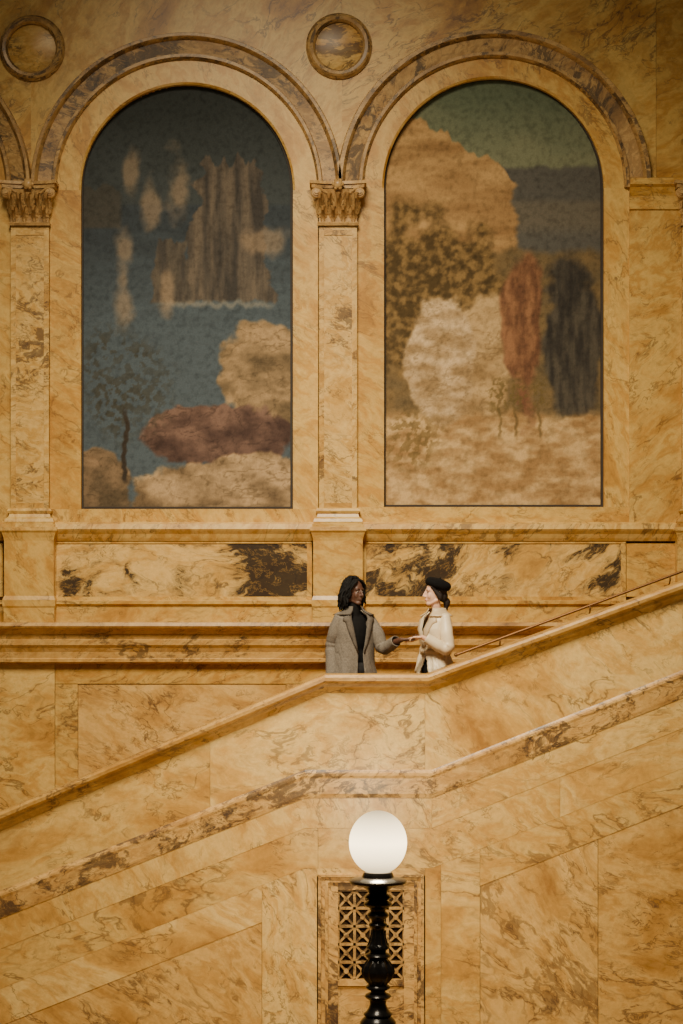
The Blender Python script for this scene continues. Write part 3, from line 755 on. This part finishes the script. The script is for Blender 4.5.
for k in range(105):
    a=rnd.uniform(-2.1,2.1); el=rnd.uniform(-.1,1.4)
    ce,se=cos(el),sin(el)
    p=Vector((.077*sin(a)*ce,.024+.089*cos(a)*ce,.040+.078*se))
    out=Vector((sin(a),cos(a),0))
    L=rnd.uniform(-.18,-.09) if abs(a)<1.6 else rnd.uniform(-.15,-.05)
    r1=rnd.uniform(.086,.112); r2=r1+rnd.uniform(-.005,.025)
    p0_=p+Vector((0,0,.010+.010*se))+out*.012
    p1=Vector((out.x*r1,.024+out.y*r1,rnd.uniform(-.02,.05)))
    pm=Vector((out.x*r2+rnd.uniform(-.02,.02),.026+out.y*r2+rnd.uniform(-.02,.02),(p1.z+L)/2)); p2=Vector((out.x*r2*rnd.uniform(.85,1.12)+rnd.uniform(-.022,.022),.026+out.y*r2,L))
    pts=smooth_path([p,p0_,p1,pm,p2],5); n=len(pts); rr=rnd.uniform(.008,.011)
    tube(b,[T(*q)+Vector((noise.noise(q*28),noise.noise(q*28+Vector((5,5,5))),0))*.014 for q in pts],[rr*(1+.2*sin(i*2.1+k)) for i in range(n-2)]+[rr*.8,rr*.4],7)
for sg in (-1,1):
    for k in range(5):
        tube(b,[T(*q)+Vector((noise.noise(q*28),noise.noise(q*28+Vector((5,5,5))),0))*.010 for q in smooth_path([(sg*.012,-.045+.013*k,.111),(sg*.055,-.064+.015*k,.085),(sg*.086,-.044+.016*k,.02),(sg*.088,-.034+.016*k,-.06-.018*k)],6)],[.0095]*18+[.005],6)
obj('hair',b,M['black_hair'],man,True)
blobmesh('trousers',shift(lambda bm:legs(bm,.09,yaw,.014),O),.011,3,M['trouser'],man,man)
blobmesh('shoes',shift(lambda bm:feet(bm,yaw,.006),O),.008,2,M['leather'],man,man)
def knit(bm):
    ell(bm,R@Vector((0,0,1.27)),(.138,.100,.21),R); ell(bm,R@Vector((0,0,1.05)),(.130,.098,.16),R)
    for s_ in (shl,shr): capsule(bm,R@Vector((0,.01,1.415)),s_,.062,.050)
    capsule(bm,R@Vector((0,.015,1.42)),Vector((0.003,-.006,1.55)),.064,.058)
blobmesh('turtleneck',shift(knit,O),.010,3,M['black'],man,man)
lv=[(1.505,.074,.080,0,.012),(1.482,.115,.095,0,.01),(1.460,.165,.108,0,.005),(1.43,.186,.12,0,0),(1.36,.186,.130,0,0),(1.2,.18,.134,0,0),(1.05,.195,.138,0,0),(.93,.220,.146,0,0),(.75,.240,.158,0,0),(.6,.25,.165,0,0)]
gapm=lambda z: .52-.38*max(0,min(1,(1.5-z)/.40)) if z>1.10 else .14+.10*(1.10-z)
coat('coat',man,lv,yaw,gapm,O,M['tweed'],M['tweed_d'],.4,[(1.49,.22),(1.465,.34),(1.43,.42),(1.41,.46),(1.40,.34),(1.35,.32),(1.28,.26),(1.2,.16),(1.12,.04)],
 [([O+shl+Vector((.003,0,-.006)),O+elL*.5+shl*.5+Vector((-.012,0,0)),O+elL+Vector((-.005,.01,0)),O+wrL],[.056,.060,.060,.056]),
  ([O+shr+Vector((-.003,0,-.006)),O+elR*.5+shr*.5+Vector((.01,0,-.01)),O+elR+Vector((.005,.01,-.012)),O+wrR+Vector((-.045,.035,-.010))],[.056,.062,.060,.048])],.014,.006)

# --- person in the cream coat
O=Vector((X(436,YP),YP,0))
wom=thing('person','person in a black beret and cream belted coat','person',O)
yaw=-.98; R=RZ(yaw); HR=RZ(-1.36)@Matrix.Rotation(.02,3,'X'); H=Vector((-.008,-.005,1.666))
shl=R@Vector((.135,0,1.43)); shr=R@Vector((-.135,0,1.43))
elL=Vector((.075,-.19,1.165)); wrL=Vector((-.135,-.20,1.258))
elR=R@Vector((-.18,.02,1.16)); wrR=R@Vector((-.17,-.06,.93))
def body2(bm):
    ell(bm,R@Vector((0,0,1.28)),(.12,.085,.2),R); ell(bm,R@Vector((0,0,1.07)),(.108,.082,.14),R)
    ell(bm,R@Vector((0,-.055,1.30)),(.10,.055,.06),R)
    capsule(bm,R@Vector((0,.02,1.42)),H+Vector((0,.0,-.05)),.046,.043)
    for s_,e,w in ((shl,elL,wrL),(shr,elR,wrR)):
        capsule(bm,R@Vector((0,.01,1.415)),s_,.055,.043); capsule(bm,s_,e,.040,.034); capsule(bm,e,w,.033,.022)
    hand(bm,wrL,(-1,.06,-.03),(0,-.1,-1),-1,(.2,.45,.4)); hand(bm,wrR,(-.1,0,-1),(.3,-.9,0),1)
    legs(bm,.08,yaw); feet(bm,yaw,-.006); head_prims(bm,H,HR,True)
bo=blobmesh('body',shift(body2,O),.006,3,M['skin_pale'],wom,wom)
face_parts(H+O,HR,bo,wom,M['lip_p'],M['brown_hair'])
T=lambda x,y,z:O+H+HR@Vector((x,y,z))
def hair2(bm):
    ell(bm,T(0,.032,.032),(.076,.085,.083),HR,20)
    for sg in (-1,1):
        capsule(bm,T(sg*.056,-.048,.060),T(sg*.066,.030,-.045),.014,.024)
        capsule(bm,T(sg*.062,-.020,.030),T(sg*.066,.030,-.030),.012,.024)
    ell(bm,T(0,.075,-.035),(.060,.042,.055),HR); ell(bm,T(0,.108,-.090),(.036,.034,.042),HR)
    capsule(bm,T(0,.108,-.095),T(.0,.09,-.19),.028,.013)
blobmesh('hair',hair2,.006,2,M['brown_hair'],wom,wom)
b=BM(); BT=HR@Matrix.Rotation(-.34,3,'X')@Matrix.Rotation(.12,3,'Y')
vs=lathe(b,[(.078,-.044),(.082,-.036),(.093,-.034),(.107,-.020),(.114,.000),(.111,.022),(.098,.040),(.074,.052),(.043,.058),(.006,.060),(.005,.071),(0,.072)],(0,0,0),36)
for v in vs:
    n_=noise.noise(v.co*11); v.co.y=v.co.y*1.08+.008; v.co.z+=.012*n_; v.co=T(.0,.020,.074)+BT@v.co
obj('beret',b,M['felt'],wom,True)
blobmesh('trousers',shift(lambda bm:legs(bm,.09,yaw,.012),O),.011,3,M['black'],wom,wom)
blobmesh('shoes',shift(lambda bm:feet(bm,yaw,.006),O),.008,2,M['leather'],wom,wom)
def top2(bm):
    ell(bm,R@Vector((0,0,1.27)),(.128,.094,.21),R); ell(bm,R@Vector((0,-.055,1.30)),(.106,.058,.07),R); ell(bm,R@Vector((0,0,1.05)),(.118,.092,.16),R)
blobmesh('top',shift(top2,O),.010,3,M['black'],wom,wom)
lv=[(1.49,.064,.068,0,.012),(1.465,.10,.088,0,.008),(1.44,.142,.102,0,0),(1.41,.158,.114,0,0),(1.33,.162,.138,0,-.01),(1.22,.150,.130,0,-.005),(1.14,.132,.116,0,0),(1.10,.132,.116,0,0),(.97,.182,.156,0,0),(.75,.214,.187,0,0),(.55,.235,.205,0,0)]
gapw=lambda z: .42-.36*max(0,min(1,(1.5-z)/.20)) if z>1.12 else .06+2.2*max(0,(1.12-z))
ct,Sf=coat('coat',wom,lv,yaw,lambda z:min(.62,gapw(z)),O,M['cream'],M['cream_d'],1.7,[(1.475,.3),(1.45,.46),(1.42,.60),(1.40,.66),(1.385,.46),(1.33,.44),(1.25,.30),(1.16,.06)],
 [([O+shl+Vector((0,0,-.006)),O+elL*.5+shl*.5+Vector((.012,-.01,0)),O+elL+Vector((.01,-.005,-.01)),O+wrL+Vector((.035,0,-.006))],[.052,.054,.056,.044]),
  ([O+shr+Vector((0,0,-.006)),O+elR*.5+shr*.5,O+elR,O+wrR],[.052,.056,.055,.050])],.018,.018)
b=BM(); grid(b,[[Sf(.05+(2*PI-.1)*i/60,1.125+dz,.016) for i in range(61)] for dz in (.024,0,-.024)]); bl=obj('belt',b,M['cream_d'],ct,True,wom); solid(bl,.008)

# ---------------------------------------------------------------- light
w=bpy.data.worlds.new('World'); scn.world=w; w.use_nodes=True
bg=w.node_tree.nodes['Background']; bg.inputs[0].default_value=(1,.84,.58,1); bg.inputs[1].default_value=.095
def area(name,loc,target,size,power,c,spread=PI):
    l=bpy.data.lights.new(name,'AREA'); l.size=size; l.energy=power; l.color=c; l.spread=spread
    o=bpy.data.objects.new(name,l); col.objects.link(o); o.location=loc
    o.rotation_euler=(Vector(target)-Vector(loc)).to_track_quat('-Z','Y').to_euler(); return o
area('skylight',(-1.2,-8.6,9.6),(.2,-1.4,.4),3.4,460,(1,.87,.64),math.radians(76))

# ---------------------------------------------------------------- camera
cam=bpy.data.cameras.new('Camera'); co=bpy.data.objects.new('Camera',cam); col.objects.link(co)
co.location=(0,-D,ZC); co.rotation_euler=(PI/2,0,0)
cam.sensor_fit='VERTICAL'; cam.sensor_height=36; cam.sensor_width=24; cam.lens=F/1024*36; cam.shift_y=(640-512)/1024
cam.clip_end=200; scn.camera=co
